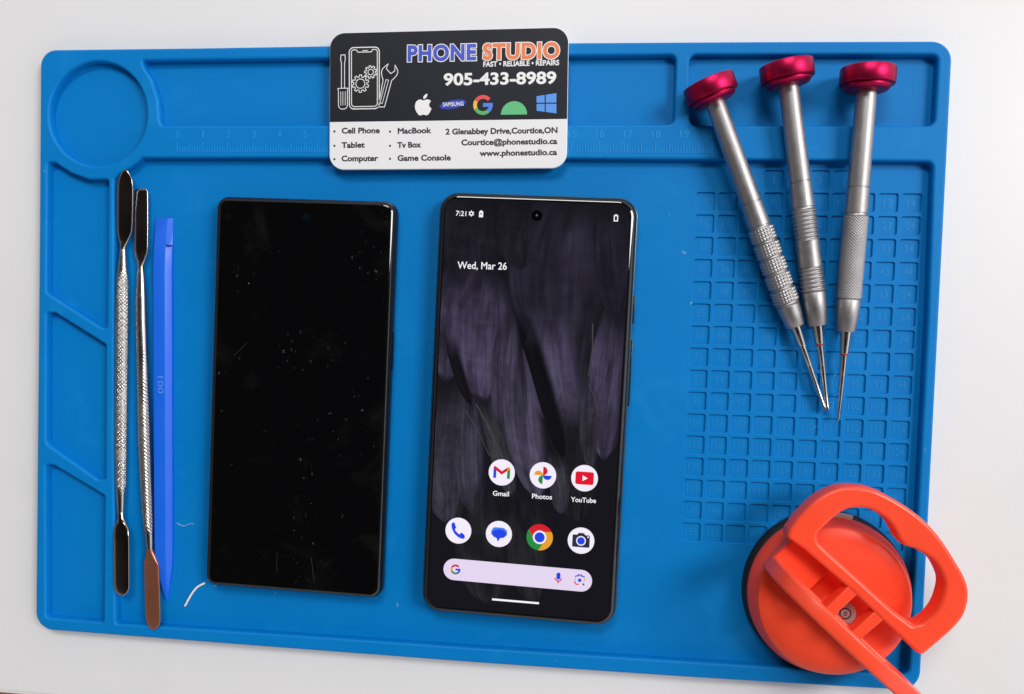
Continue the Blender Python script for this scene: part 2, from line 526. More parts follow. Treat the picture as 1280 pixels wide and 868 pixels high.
# give the numerals a little height
num2 = MB(); num2.v = list(num.v); num2.f = list(num.f); num2.m = list(num.m)
num2.build('compartment_numbers', mat('blue silicone numerals', (0.004, 0.232, 0.64), 0.5, spec=0.3), rm, smooth=0)

# ------------------------------------------------------------------ business card
card_pts = [(412.5, 41.5), (712, 34), (708, 210), (411, 213)]
ZC = 6.3
cw = [P(x, y, ZC) for x, y in card_pts]
ccen = sum(cw, Vector()) / 4
cang = math.atan2((cw[1] - cw[0]).y, (cw[1] - cw[0]).x)
CW, CH = 88.4, 50.3
card = thing('business_card', 'black and white phone repair business card lying across the top rim of the blue mat', 'business card', (ccen.x, ccen.y, 0), cang)
def loc2(pt, cen, ang):
    d = pt - cen
    return Vector((d.x * math.cos(ang) + d.y * math.sin(ang), -d.x * math.sin(ang) + d.y * math.cos(ang)))
def K(zx, zy, z=ZC):            # a point of the card read at 4x
    return loc2(P(400 + zx / 4, 20 + zy / 4, z), ccen, cang)
cb = MB()
cb.mesh(plate(rrect(CW, CH, 5.6, 10), [], RIM + 0.05, ZC, 0.22, 2))
cb.build('card_plate', M['cardwhite'], card, smooth=40)
split = (K(60, 530).y + K(1230, 517).y) / 2
half = rrect(CW - 0.3, CH - 0.3, 5.5, 10)
up = [p for p in half if p[1] > split]
up = [(CW / 2 - 0.15, split)] + up + [(-CW / 2 + 0.15, split)]
MB().prism(up, ZC - 0.1, ZC + 0.03).build('dark_panel', M['dark'], card, smooth=0)
Z1, Z2, Z3 = ZC + 0.045, ZC + 0.06, ZC + 0.075
px4 = (K(1000, 300) - K(600, 300)).length / 400    # mm per zoomed pixel
t = MB(); lettering(t, 'PHONE', K(438, 230), K(781, 223), 81 * px4, Z2, 1, bold=0.045, spacing=1.10, rim=8 * px4, rim_mi=0)
t.build('shop_name', [M['inkwhite'], M['inkblue']], card, smooth=0)
t = MB(); lettering(t, 'STUDIO', K(814, 222), K(1197, 214), 81 * px4, Z2, 1, bold=0.045, spacing=1.10, rim=8 * px4, rim_mi=0)
t.build('shop_name', [M['inkwhite'], M['inkorange']], card, smooth=0)
t = MB(); lettering(t, 'FAST • RELIABLE • REPAIRS', K(816, 256), K(1196, 247), 26 * px4, Z3, bold=0.03)
t.build('tagline', M['inkwhite'], card, smooth=0)
t = MB(); lettering(t, '905-433-8989', K(622, 354), K(1184, 345), 60 * px4, Z1, 1, bold=0.03); lettering(t, '905-433-8989', K(618, 349), K(1181, 340), 60 * px4, Z2, 0, bold=0.03)
t.build('telephone_number', [M['inkwhite'], M['inkgrey']], card, smooth=0)
def dot(mb, c, r, z, mi=0, n=20): mb.poly(circle(c.x, c.y, r, n), z, mi)
ZW = ZC + 0.02
t = MB()
for s, x, y, x2 in (('Cell Phone', 110, 588, 297), ('Tablet', 109, 660, 222), ('Computer', 109, 727, 289)):
    lettering(t, s, K(x, y), K(x2, y - 2), 26.5 * px4, ZW, bold=0.0, rim=3.4 * px4)
    dot(t, K(72, y - 10), 5.6 * px4, ZW)
for s, x, y, x2 in (('MacBook', 390, 589, 554), ('Tv Box', 388, 660, 503), ('Game Console', 389, 725, 652)):
    lettering(t, s, K(x, y), K(x2, y - 3), 26.5 * px4, ZW, bold=0.0, rim=3.4 * px4)
    dot(t, K(350, y - 10), 5.6 * px4, ZW)
t.build('service_list', M['ink'], card, smooth=0)
t = MB()
for s, x, y, x2, y2 in (('2 Glenabbey Drive,Courtice,ON', 629, 593, 1186, 585), ('Courtice@phonestudio.ca', 708, 647, 1185, 640), ('www.phonestudio.ca', 800, 701, 1184, 695)):
    lettering(t, s, K(x, y), K(x2, y2), 26.5 * px4, ZW, bold=0.0, rim=3.4 * px4)
t.build('contact_details', M['ink'], card, smooth=0)

# emblems on the dark panel
def ring_sector(cx, cy, r0_, r1_, a0, a1, n=16):
    o = [(cx + r1_ * math.cos(R(a0 + (a1 - a0) * i / n)), cy + r1_ * math.sin(R(a0 + (a1 - a0) * i / n))) for i in range(n + 1)]
    i_ = [(cx + r0_ * math.cos(R(a1 + (a0 - a1) * i / n)), cy + r0_ * math.sin(R(a1 + (a0 - a1) * i / n))) for i in range(n + 1)]
    return o + i_
def letter_g(mb, c, r, z, mis):
    k = r * 0.62; bar = r * 0.19
    mb.poly(ring_sector(c.x, c.y, k, r, 40, 150), z, mis[0])
    mb.poly(ring_sector(c.x, c.y, k, r, 150, 206), z, mis[1])
    mb.poly(ring_sector(c.x, c.y, k, r, 206, 309), z, mis[2])
    a1 = math.degrees(math.asin(bar / r)); ai = math.degrees(math.asin(bar / k))
    pts = [(c.x + r * math.cos(R(-51 + (51 + a1) * i / 12)), c.y + r * math.sin(R(-51 + (51 + a1) * i / 12))) for i in range(13)]
    pts += [(c.x, c.y + bar), (c.x, c.y - bar)]
    pts += [(c.x + k * math.cos(R(-ai + (-51 + ai) * i / 8)), c.y + k * math.sin(R(-ai + (-51 + ai) * i / 8))) for i in range(9)]
    mb.poly(pts, z, mis[3])
gcols = [srgb(226, 80, 84), srgb(238, 190, 70), srgb(90, 176, 104), srgb(82, 132, 226)]
GI = [flat('red ink', gcols[0]), flat('yellow ink', gcols[1]), flat('green ink', gcols[2]), flat('blue ink', gcols[3])]
t = MB(); letter_g(t, K(815, 446), 49 * px4, Z1, (0, 1, 2, 3)); t.build('letter_emblem', GI, card, smooth=0)
apb = [(0.5, 0.70), (0.64, 0.755), (0.80, 0.745), (0.92, 0.655)]
bite = [(0.845, 0.575), (0.815, 0.47), (0.835, 0.36), (0.95, 0.245)]
apc = [(0.885, 0.10), (0.79, -0.06), (0.67, -0.13), (0.5, -0.085), (0.335, -0.13), (0.21, -0.06), (0.07, 0.17), (0.03, 0.40), (0.09, 0.62), (0.22, 0.74), (0.36, 0.755)]
body_pts = spline(apb, 6, False)[:-1] + spline([apb[-1]] + bite, 5, False)[1:-1] + spline([bite[-1]] + apc + [apb[0]], 6, False)[:-1]
leaf = spline([(0.50, 0.79), (0.50, 0.92), (0.58, 1.02), (0.70, 1.08), (0.70, 0.96), (0.62, 0.84)], 5)
ao = K(516, 498); s_ = 92 * px4
def ap(p): return (ao.x + (p[0] - 0.49) * s_, ao.y + (p[1] + 0.13) * s_ * 0.96)
t = MB(); t.poly([ap(p) for p in body_pts], Z1); t.poly([ap(p) for p in leaf], Z1); t.build('fruit_emblem', M['inkwhite'], card, smooth=0)
oc = K(664, 443)
el = [(oc.x + 68 * px4 * math.cos(a) * math.cos(R(9)) - 21 * px4 * math.sin(a) * math.sin(R(9)),
       oc.y + 68 * px4 * math.cos(a) * math.sin(R(9)) + 21 * px4 * math.sin(a) * math.cos(R(9))) for a in [2 * PI * i / 48 for i in range(48)]]
t = MB(); t.poly(el, Z1, 0); lettering(t, 'SAMSUNG', K(614, 454), K(718, 449), 20 * px4, Z2, 1, bold=0.012)
t.build('oval_emblem', [flat('oval blue ink', srgb(44, 66, 178)), M['inkwhite']], card, smooth=0)
dc = K(970, 494)
t = MB(); t.poly([(dc.x - 65 * px4, dc.y), (dc.x + 65 * px4, dc.y)] + circle(dc.x, dc.y + 0.02, 65 * px4, 40, 0.02, PI - 0.02), Z1)
t.build('half_disc_emblem', flat('mint ink', srgb(98, 190, 128)), card, smooth=0)
t = MB()
for qs in ([(1083, 402), (1123, 396), (1123, 434), (1083, 435)], [(1129, 395), (1182, 387), (1182, 434), (1129, 434)],
           [(1083, 441), (1123, 440), (1123, 480), (1083, 475)], [(1129, 440), (1182, 440), (1182, 488), (1129, 481)]):
    t.poly([K(*q) for q in qs], Z1)
t.build('window_emblem', flat('sky blue ink', srgb(88, 152, 232)), card, smooth=0)
# line drawing of a phone between a screwdriver and a spanner, read at 7.231x
def D(zx, zy): return loc2(P(410 + zx / 7.231, 30 + zy / 7.231, ZC), ccen, cang)
d7 = (K(1000, 300) - K(600, 300)).length / 400 * 4 / 7.231
t = MB(); sw = 8.5 * d7
t.poly(fillet([D(188, 212), D(468, 206), D(468, 770), D(190, 775)], 44 * d7, 8), ZC + 0.04, 1)
t.stroke(fillet([D(192, 216), D(464, 210), D(464, 766), D(194, 771)], 42 * d7, 8), sw, Z1, 0, True)
t.stroke(fillet([D(212, 236), D(258, 235), D(268, 257), D(392, 254), D(402, 232), D(446, 231), D(446, 745), D(213, 750)], [28 * d7, 8 * d7, 8 * d7, 8 * d7, 8 * d7, 28 * d7, 28 * d7, 28 * d7], 5), sw * 0.85, Z1, 0, True)
t.stroke([D(310, 243), D(362, 241)], 6 * d7, Z1, 0)
def gear(c, ro, ri, teeth, rh):
    pts = []
    for k in range(teeth):
        a = 2 * PI * k / teeth + 0.3; p = 2 * PI / teeth
        for da, rr in ((-0.30, ri), (-0.20, ro), (0.20, ro), (0.30, ri)):
            pts.append((c.x + rr * math.cos(a + da * p), c.y + rr * math.sin(a + da * p)))
    t.stroke(pts, sw * 0.8, Z1, 0, True)
    t.stroke(circle(c.x, c.y, rh, 28), sw * 0.8, Z1, 0, True)
gear(D(293, 541), 79 * d7, 61 * d7, 10, 42 * d7)
gear(D(386, 436), 57 * d7, 43 * d7, 9, 25 * d7)
t.stroke([D(122, 580), D(122, 350), D(114, 325), D(118, 282), D(155, 281), D(156, 325), D(150, 350), D(150, 580)], sw * 0.8, Z1, 0)
t.stroke(fillet([D(88, 584), D(182, 582), D(176, 610), D(176, 770), D(95, 772), D(95, 610)], [4 * d7, 4 * d7, 10 * d7, 36 * d7, 36 * d7, 10 * d7], 5), sw * 0.8, Z1, 0, True)
for xx in (116, 135, 156): t.stroke([D(xx, 612), D(xx, 738)], sw * 0.6, Z1, 0)
hd = spline([(498, 508), (484, 450), (496, 405), (546, 362)], 6, False) + [(527, 405), (566, 450), (603, 428), (606, 374)] + spline([(606, 374), (630, 425), (618, 470), (576, 512)], 6, False)[1:] + [(511, 752), (455, 752)]
t.stroke([D(*q) for q in hd], sw * 0.8, Z1, 0, True)
t.stroke([D(*q) for q in [(470, 715), (525, 504), (548, 510), (490, 722)]], sw * 0.6, Z1, 0, True)
t.build('repair_drawing', [M['inkwhite'], M['inkscreen']], card, smooth=0)

# ------------------------------------------------------------------ phones
def rr_loop(w_, h_, r, ix, iy, z, n=9):
    r2 = max(0.8, r - (ix + iy) / 2)
    return [(x, y, z) for x, y in fillet([(-w_ / 2 + ix, -h_ / 2 + iy), (w_ / 2 - ix, -h_ / 2 + iy), (w_ / 2 - ix, h_ / 2 - iy), (-w_ / 2 + ix, h_ / 2 - iy)], r2, n)]
def fit(pts, z):
    q = [P(x, y, z) for x, y in pts]
    c = sum(q, Vector()) / 4
    u = (q[1] - q[0]) + (q[2] - q[3]); v = (q[0] - q[3]) + (q[1] - q[2])
    return c, math.atan2(u.y, u.x), u.length / 2, v.length / 2

# the black one without a picture
c2, a2, w2, h2 = fit([(272.7, 244.7), (497.3, 252.8), (475, 748.6), (254.5, 732.1)], 7)
dead = thing('smartphone', 'dusty smartphone with its screen black and switched off, beside the blue plastic tool', 'smartphone', (c2.x, c2.y, TRAY), a2)
f = MB()
f.loft([rr_loop(w2, h2, 4.4, i, i, z) for i, z in ((1.6, 0.0), (0.5, 0.5), (0.0, 1.6), (0.0, 4.4), (0.25, 4.9), (0.8, 5.1))])
f.build('frame', M['black'], dead, smooth=40)
f = MB()
f.loft([rr_loop(w2, h2, 4.4, i, j, z) for i, j, z in ((0.75, 0.75, 4.9), (0.55, 0.6, 5.5), (0.7, 0.7, 6.0), (1.15, 1.0, 6.34), (2.0, 1.6, 6.72), (2.6, 2.1, 6.79), (3.4, 2.6, 6.8))])
dg = f.build('screen_glass', M['glass'], dead, smooth=60)
hc = loc2(P(381.5, 271, 9.2), c2, a2)
MB().poly(circle(hc.x, hc.y, 1.5, 28), 6.83).build('front_camera', M['lens'], dead, smooth=0)
for q_, ww in (([(388.7, 697), (390.5, 708), (391, 716), (393, 727)], 0.20), ([(347, 690), (345.5, 706), (347, 716)], 0.14), ([(292, 445), (301, 437), (309, 428)], 0.14)):
    t = MB(); t.stroke([loc2(P(x, y, TRAY + 6.8), c2, a2) for x, y in q_], ww, 6.81); t.build('scratch', M['scratch'], dead, smooth=0)
MB().box(w2 / 2 - 0.1, w2 / 2 + 0.35, 12, 26, 2.2, 3.6).build('side_button', M['black'], dead, smooth=0)

# the lit one
c1, a1, w1, h1 = fit([(551.4, 240.2), (801.1, 248.2), (767.5, 783.3), (525.6, 761.7)], 7)
live = thing('smartphone', 'smartphone with its screen lit, showing a dark feather wallpaper and round app icons', 'smartphone', (c1.x, c1.y, TRAY), a1)
f = MB()
f.loft([rr_loop(w1, h1, 7.2, i, i, z) for i, z in ((2.4, 0.0), (0.9, 0.5), (0.15, 1.7), (0.0, 3.0), (0.0, 5.0), (0.12, 5.5), (0.45, 5.7))])
f.build('frame', M['hazel'], live, smooth=40)
GT = 8.5
f = MB()
f.loft([rr_loop(w1, h1, 7.2, i, j, z) for i, j, z in ((0.5, 0.5, 5.5), (0.45, 0.45, 6.2), (0.65, 0.6, 6.9), (1.0, 0.85, 7.6), (1.55, 1.2, 8.06), (2.6, 1.9, 8.41), (3.1, 2.4, 8.48), (3.7, 3.0, GT))])
f.build('screen_glass', M['glass2'], live, smooth=70)
for y0, y1 in ((33, 43), (3, 27)):
    MB().mesh(plate([(w1 / 2 - 0.4, y0), (w1 / 2 + 0.6, y0), (w1 / 2 + 0.6, y1), (w1 / 2 - 0.4, y1)], [], 3.0, 5.0, 0.2, 1)).build('side_button', M['hazel'], live, smooth=40)
ZG = TRAY + GT
def L6(zx, zy): return loc2(P(510 + zx / 3.947, 230 + zy / 3.947, ZG), c1, a1)
def L7(zx, zy): return loc2(P(510 + zx / 3.616, 560 + zy / 3.616, ZG), c1, a1)
def LP(px, py): return loc2(P(px, py, ZG), c1, a1)
pm = (LP(700, 500) - LP(600, 500)).length / 100     # mm per photo pixel on the glass

# wallpaper: overlapping dark feathers, barbs drawn by the shader along each vane
def feather_material():
    m = bpy.data.materials.new('feather picture'); m.use_nodes = True
    t_ = m.node_tree; b = t_.nodes['Principled BSDF']
    b.inputs['Base Color'].default_value = (0.004, 0.004, 0.005, 1); b.inputs['Roughness'].default_value = 0.05
    b.inputs['Specular IOR Level'].default_value = 0.42
    uv = N(t_, 'ShaderNodeUVMap'); uv.uv_map = 'vane'
    at = N(t_, 'ShaderNodeAttribute'); at.attribute_name = 'tone'
    sp = N(t_, 'ShaderNodeSeparateXYZ'); t_.links.new(uv.outputs[0], sp.inputs[0])
    ab = N(t_, 'ShaderNodeMath', operation='ABSOLUTE'); t_.links.new(sp.outputs[0], ab.inputs[0])
    sp2 = N(t_, 'ShaderNodeSeparateColor'); t_.links.new(at.outputs['Color'], sp2.inputs[0])
    cb_ = N(t_, 'ShaderNodeCombineXYZ')
    t_.links.new(sp.outputs[0], cb_.inputs[0]); t_.links.new(sp.outputs[1], cb_.inputs[1]); t_.links.new(sp2.outputs[2], cb_.inputs[2])
    def noise(scale, detail, rough_, a_, b_, lo, hi):
        mp = N(t_, 'ShaderNodeMapping'); mp.inputs['Scale'].default_value = scale; t_.links.new(cb_.outputs[0], mp.inputs[0])
        nz = N(t_, 'ShaderNodeTexNoise'); nz.inputs['Scale'].default_value = 1.0; nz.inputs['Detail'].default_value = detail; nz.inputs['Roughness'].default_value = rough_
        nz.inputs['Distortion'].default_value = 0.35
        t_.links.new(mp.outputs[0], nz.inputs['Vector'])
        r_ = N(t_, 'ShaderNodeMapRange'); r_.inputs['From Min'].default_value = a_; r_.inputs['From Max'].default_value = b_
        r_.inputs['To Min'].default_value = lo; r_.inputs['To Max'].default_value = hi
        t_.links.new(nz.outputs['Fac'], r_.inputs['Value']); return r_
    parts_ = [noise((7, 1.4, 40), 6, 0.7, 0.32, 0.68, 0.50, 1.35),     # long streaks down the plume
              noise((1.3, 16, 40), 4, 0.7, 0.30, 0.70, 0.78, 1.18),    # fine cross barbs
              noise((1.6, 2.0, 40), 3, 0.55, 0.32, 0.66, 0.35, 1.35)]  # smoky blotches
    q = parts_[0]
    for o_ in parts_[1:]:
        mu = N(t_, 'ShaderNodeMath', operation='MULTIPLY'); t_.links.new(q.outputs[0], mu.inputs[0]); t_.links.new(o_.outputs[0], mu.inputs[1]); q = mu
    mu = N(t_, 'ShaderNodeMath', operation='MULTIPLY'); t_.links.new(q.outputs[0], mu.inputs[0]); t_.links.new(sp2.outputs[0], mu.inputs[1])
    mc = N(t_, 'ShaderNodeMix', data_type='RGBA'); t_.links.new(sp2.outputs[1], mc.inputs[0])
    mc.inputs[6].default_value = (0.043, 0.043, 0.048, 1); mc.inputs[7].default_value = (0.047, 0.040, 0.076, 1)
    t_.links.new(mc.outputs[2], b.inputs['Emission Color']); t_.links.new(mu.outputs[0], b.inputs['Emission Strength'])
    # soft plume borders: one side crisp, the other melting away
    sa = N(t_, 'ShaderNodeMapRange'); sa.interpolation_type = 'SMOOTHSTEP'; sa.inputs['From Min'].default_value = -0.98; sa.inputs['From Max'].default_value = -0.86
    t_.links.new(sp.outputs[0], sa.inputs['Value'])
    sz = N(t_, 'ShaderNodeMapRange'); sz.interpolation_type = 'SMOOTHSTEP'; sz.inputs['From Min'].default_value = 0.98; sz.inputs['From Max'].default_value = 0.30
    t_.links.new(sp.outputs[0], sz.inputs['Value'])
    sd = N(t_, 'ShaderNodeMath', operation='MULTIPLY'); t_.links.new(sa.outputs[0], sd.inputs[0]); t_.links.new(sz.outputs[0], sd.inputs[1])
    v0 = N(t_, 'ShaderNodeMapRange'); v0.interpolation_type = 'SMOOTHSTEP'; v0.inputs['From Max'].default_value = 0.40
    t_.links.new(sp.outputs[1], v0.inputs['Value'])
    v1 = N(t_, 'ShaderNodeMapRange'); v1.interpolation_type = 'SMOOTHSTEP'; v1.inputs['From Min'].default_value = 1.0; v1.inputs['From Max'].default_value = 0.93
    t_.links.new(sp.outputs[1], v1.inputs['Value'])
    q = sd
    for o_ in (v0, v1):
        m2_ = N(t_, 'ShaderNodeMath', operation='MULTIPLY'); t_.links.new(q.outputs[0], m2_.inputs[0]); t_.links.new(o_.outputs[0], m2_.inputs[1]); q = m2_
    t_.links.new(q.outputs[0], b.inputs['Alpha'])
    return m
M['feather'] = feather_material()
M['wall'] = mat('dark screen', (0.004, 0.004, 0.005), 0.05, spec=0.42, emit=((0.0048, 0.0046, 0.0075), 1.0))
DX, DY = w1 / 2 - 2.75, h1 / 2 - 2.7     # half size of the lit area
feath = [  # base px, tip px, half width px, tone, purple
    ((600, 225), (590, 380), 62, 0.24, .8), ((715, 235), (705, 455), 66, 0.50, .8), ((765, 240), (772, 400), 30, 0.26, .9), ((655, 240), (650, 340), 30, 0.22, .5),
    ((570, 330), (556, 480), 32, 0.85, 1.0), ((612, 330), (603, 505), 38, 1.20, 1.0), ((640, 380), (634, 575), 20, 1.05, .9),
    ((745, 370), (722, 550), 40, 0.42, .6), ((690, 385), (712, 545), 38, 1.40, 1.0), ((770, 380), (754, 580), 26, 1.10, 1.0),
    ((650, 430), (674, 630), 27, 1.35, .8), ((568, 470), (560, 660), 40, 0.80, .5), ((586, 480), (592, 650), 22, 1.0, .7), ((600, 480), (642, 625), 17, 0.75, .15),
    ((728, 470), (720, 660), 34, 0.30, .2), ((742, 470), (738, 590), 14, 0.65, .4), ((548, 570), (556, 655), 15, 1.0, .5), ((692, 560), (702, 645), 15, 0.70, .4),
    ((600, 600), (612, 760), 42, 0.36, .1), ((655, 600), (668, 760), 30, 0.34, .2), ((642, 360), (707, 580), 14, 0.05, .5), ((560, 410), (590, 510), 9, 0.10, .5)]
scr = MB(); uvs = []; tones = []
scr.poly(fillet([(-DX, -DY), (DX, -DY), (DX, DY), (-DX, DY)], 4.2, 8), GT + 0.012, 0)
uvs += [(0, 0)] * len(scr.v); tones += [(0, 0, 0)]
def clampd(p): return (max(-DX + 0.05, min(DX - 0.05, p[0])), max(-DY + 0.4, min(DY - 0.4, p[1])))
for k, (b0, b1, hw, tone, pur) in enumerate(feath):
    A = LP(*b0); B = LP(*b1); ax = B - A; pn = Vector((-ax.y, ax.x)).normalized() * hw * pm
    nL, nA = 26, 8; vs = []; uvl = []; bend = (rnd.random() - 0.5) * 0.5
    for i in range(nL + 1):
        tt = i / nL
        wv = (0.45 + 0.55 * min(1, tt * 3)) * math.sqrt(max(0.0, 1 - max(0, (tt - 0.55) / 0.45) ** 2.4)) + 0.01
        cpt = A + ax * tt + pn * bend * math.sin(PI * tt)
        for j in range(nA + 1):
            s = -1 + 2 * j / nA
            q = cpt + pn * s * wv - ax * 0.05 * abs(s) * abs(s)
            vs.append((*clampd(q), GT + 0.018 + 0.005 * k)); uvl.append((s, tt))
    fs = [(i * (nA + 1) + j, i * (nA + 1) + j + 1, (i + 1) * (nA + 1) + j + 1, (i + 1) * (nA + 1) + j) for i in range(nL) for j in range(nA)]
    scr.add(vs, fs, 1); uvs += uvl; tones += [(tone, pur, (k * 0.37) % 1)] * len(fs)
for a_, b_, ww in (((741, 405), (736, 470), 1.6), ((595, 505), (628, 572), 1.6), ((581, 512), (612, 570), 1.0), ((736, 480), (748, 520), 1.2)):
    k0 = len(scr.v); f0 = len(scr.f)
    scr.stroke([LP(*a_), LP((a_[0] + b_[0]) / 2 + 2, (a_[1] + b_[1]) / 2), LP(*b_)], ww * pm, GT + 0.14, 2)
    uvs += [(0, 0)] * (len(scr.v) - k0); tones += [(0, 0, 0)] * (len(scr.f) - f0)
scr_o = scr.build('screen_picture', [M['wall'], M['feather'], lit('quill', (0.045, 0.045, 0.052))], live, smooth=0)
me = scr_o.data
me.uv_layers.new(name='vane'); me.color_attributes.new('tone', 'FLOAT_COLOR', 'CORNER')
li_v = [v for p_ in me.polygons for v in p_.vertices]
li_p = [p_.index for p_ in me.polygons for v in p_.vertices]
me.uv_layers['vane'].data.foreach_set('uv', [c_ for v in li_v for c_ in uvs[v]])
me.color_attributes['tone'].data.foreach_set('color', [c_ for k in li_p for c_ in (*tones[k], 1.0)])
E1, E2, E3, E4 = GT + 0.165, GT + 0.18, GT + 0.195, GT + 0.21
S = {}
for n_, c_ in dict(white=(0.90, 0.84, 0.95), red=srgb(214, 22, 40), red2=srgb(226, 0, 40), yellow=srgb(228, 160, 40), green=srgb(30, 140, 60), blue=srgb(24, 66, 226),
                   blue2=srgb(70, 120, 240), ink=srgb(38, 38, 56), bar=srgb(228, 214, 240), pure=(0.95, 0.93, 0.97), dkred=srgb(170, 20, 40)).items():
    S[n_] = lit('screen ' + n_, c_)
IR = 16.5 * pm
def icon(zx, zy): return L7(zx, zy)
def rot(c, pts, k): return [(c.x + x * k, c.y + y * k) for x, y in pts]
def app(c, layers, mats, disc=True):
    t_ = MB()
    if disc: t_.poly(circle(c.x, c.y, IR, 48), E1, 0)
    for pts, z, mi in layers: t_.poly(pts, z, mi)
    return t_.build('app_icon', mats, live, smooth=0)
u = IR / 60.0                   # icon drawings below are in 60ths of the radius
c = icon(424, 111)
app(c, [(rot(c, [(-38, -27), (-25, -27), (-25, 8), (-38, 17)], u), E2, 1), (rot(c, [(38, -27), (25, -27), (25, 8), (38, 17)], u), E2, 2),
        (rot(c, [(-38, 17), (-25, 8), (0, -10), (25, 8), (25, 24), (0, 6), (-25, 24), (-31, 28), (-38, 24)], u), E3, 3),
        (rot(c, [(25, 8), (38, 17), (38, 24), (31, 28), (25, 24)], u), E3, 4)], [S['white'], S['blue'], S['green'], S['red'], S['yellow']])
c = icon(610, 124)
half_ = lambda a: [(0 + 20 * math.cos(a + PI * i / 16), 20 * math.sin(a + PI * i / 16)) for i in range(17)]
app(c, [(rot(c, [(x, y + 20) for x, y in half_(-PI / 2)], u), E2, 1), (rot(c, [(x - 20, y) for x, y in half_(0)], u), E2, 2),
        (rot(c, [(x, y - 20) for x, y in half_(PI / 2)], u), E2, 3), (rot(c, [(x + 20, y) for x, y in half_(PI)], u), E2, 4)],
    [S['white'], S['red'], S['yellow'], S['green'], S['blue']])
c = icon(798, 137)
app(c, [(fillet(rot(c, [(-41, -29), (41, -29), (41, 29), (-41, 29)], u), 9 * u, 6), E2, 1), (rot(c, [(-9, -13), (14, 0), (-9, 13)], u), E3, 2)], [S['white'], S['red2'], S['pure']])
c = icon(228, 374)
hs = spline([(-30, 34), (-20, 36), (-14, 20), (-10, 14), (-16, 4), (-6, -8), (6, -16), (14, -8), (22, -12), (30, -20), (30, -32), (20, -36), (2, -30), (-18, -14), (-30, 8), (-33, 24)], 4)
app(c, [(rot(c, hs, u), E2, 1)], [S['white'], S['blue']])
c = icon(411, 389)
app(c, [(fillet(rot(c, [(-37, 8), (-26, 30), (20, 30), (37, 18), (37, -4), (20, -18), (-20, -18), (-34, -4)], u), 12 * u, 5), E2, 2),
        (circle(c.x + 2 * u, c.y + 2 * u, 32 * u, 40, ry=19 * u), E3, 1), (rot(c, [(-12, -15), (8, -16), (-3, -36)], u), E3 - 0.004, 1)], [S['white'], S['blue'], S['blue2']])
c = icon(595, 404)
def chrome(aout0, aout1, ain0, ain1):
    o_ = [(math.cos(R(aout0 + (aout1 - aout0) * i / 24)) * 60, math.sin(R(aout0 + (aout1 - aout0) * i / 24)) * 60) for i in range(25)]
    i_ = [(math.cos(R(ain0 + (ain1 - ain0) * i / 16)) * 27, math.sin(R(ain0 + (ain1 - ain0) * i / 16)) * 27) for i in range(17)]
    return o_ + i_
app(c, [(rot(c, chrome(27, 147, 210, 90), u), E1, 0), (rot(c, chrome(-93, 27, 90, -30), u), E1, 1), (rot(c, chrome(147, 267, 330, 210), u), E1, 2),
        (circle(c.x, c.y, 31 * u, 40), E2, 3), (circle(c.x, c.y, 23 * u, 40), E3, 4)], [S['red'], S['yellow'], S['green'], S['white'], S['blue']], disc=False)
c = icon(782, 419)
app(c, [(fillet(rot(c, [(-39, -30), (39, -30), (39, 26), (18, 26), (12, 35), (-12, 35), (-18, 26), (-39, 26)], u), 5 * u, 4), E2, 1),
        (circle(c.x, c.y - 1 * u, 22 * u, 36), E3, 0), (circle(c.x, c.y - 1 * u, 17 * u, 36), E4, 2), (circle(c.x + 31 * u, c.y + 18 * u, 4 * u, 16), E3, 0)], [S['white'], S['ink'], S['blue']])
for s, x0, y0, x1_, y1_ in (('Gmail', 384, 215, 456, 219), ('Photos', 561, 228, 650, 233), ('YouTube', 737, 243, 849, 249)):
    t = MB(); lettering(t, s, L7(x0, y0), L7(x1_, y1_), 21 / 3.616 * pm, E1, rim=0.08); t.build('app_name', S['pure'], live, smooth=0)
# search bar
A = L7(160 + 49, 549); B = L7(833 - 51, 600); hw = 49.5 / 3.616 * pm; d = (B - A).normalized(); n_ = Vector((-d.y, d.x))
pts = [tuple(A + n_ * hw * math.cos(a) - d * hw * math.sin(a)) for a in [PI * i / 20 for i in range(21)]] + [tuple(B - n_ * hw * math.cos(a) + d * hw * math.sin(a)) for a in [PI * i / 20 for i in range(21)]]
sb = MB().poly(pts, E1).build('search_bar', S['bar'], live, smooth=0)
t = MB(); letter_g(t, L7(215, 549), 23 / 3.616 * pm, E2, (0, 1, 2, 3)); t.build('letter_emblem', [S['red'], S['yellow'], S['green'], S['blue']], sb, smooth=0)
t = MB(); q = L7(680, 581); k = pm / 3.616
t.poly(fillet([(q.x - 9 * k, q.y - 14 * k), (q.x + 9 * k, q.y - 14 * k), (q.x + 9 * k, q.y + 18 * k), (q.x - 9 * k, q.y + 18 * k)], 8.9 * k, 6), E2, 0)
t.stroke([(q.x + 15 * k * math.cos(R(190 + 160 * i / 12)), q.y - 4 * k + 17 * k * math.sin(R(190 + 160 * i / 12))) for i in range(13)], 5 * k, E2, 1)
t.stroke([(q.x, q.y - 23 * k), (q.x, q.y - 31 * k)], 5 * k, E2, 2)
t.build('microphone_symbol', [S['blue'], S['red'], S['dkred']], sb, smooth=0)
t = MB(); q = L7(776, 598)
t.poly(circle(q.x, q.y, 8 * k, 24), E2, 0)
def arcs(a0, a1, mi): t.stroke(spline([(q.x + 21 * k * max(-1, min(1, 1.25 * math.cos(R(a0 + (a1 - a0) * i / 8)))), q.y + 19 * k * max(-1, min(1, 1.25 * math.sin(R(a0 + (a1 - a0) * i / 8))))) for i in range(9)], 2, False), 5 * k, E2, mi)
arcs(35, 80, 0); arcs(100, 145, 0); arcs(165, 175, 1); arcs(190, 262, 1); arcs(-5, 20, 3)
t.stroke([(q.x - 10 * k, q.y + 24 * k), (q.x + 10 * k, q.y + 24 * k)], 5 * k, E2 + 0.004, 0)
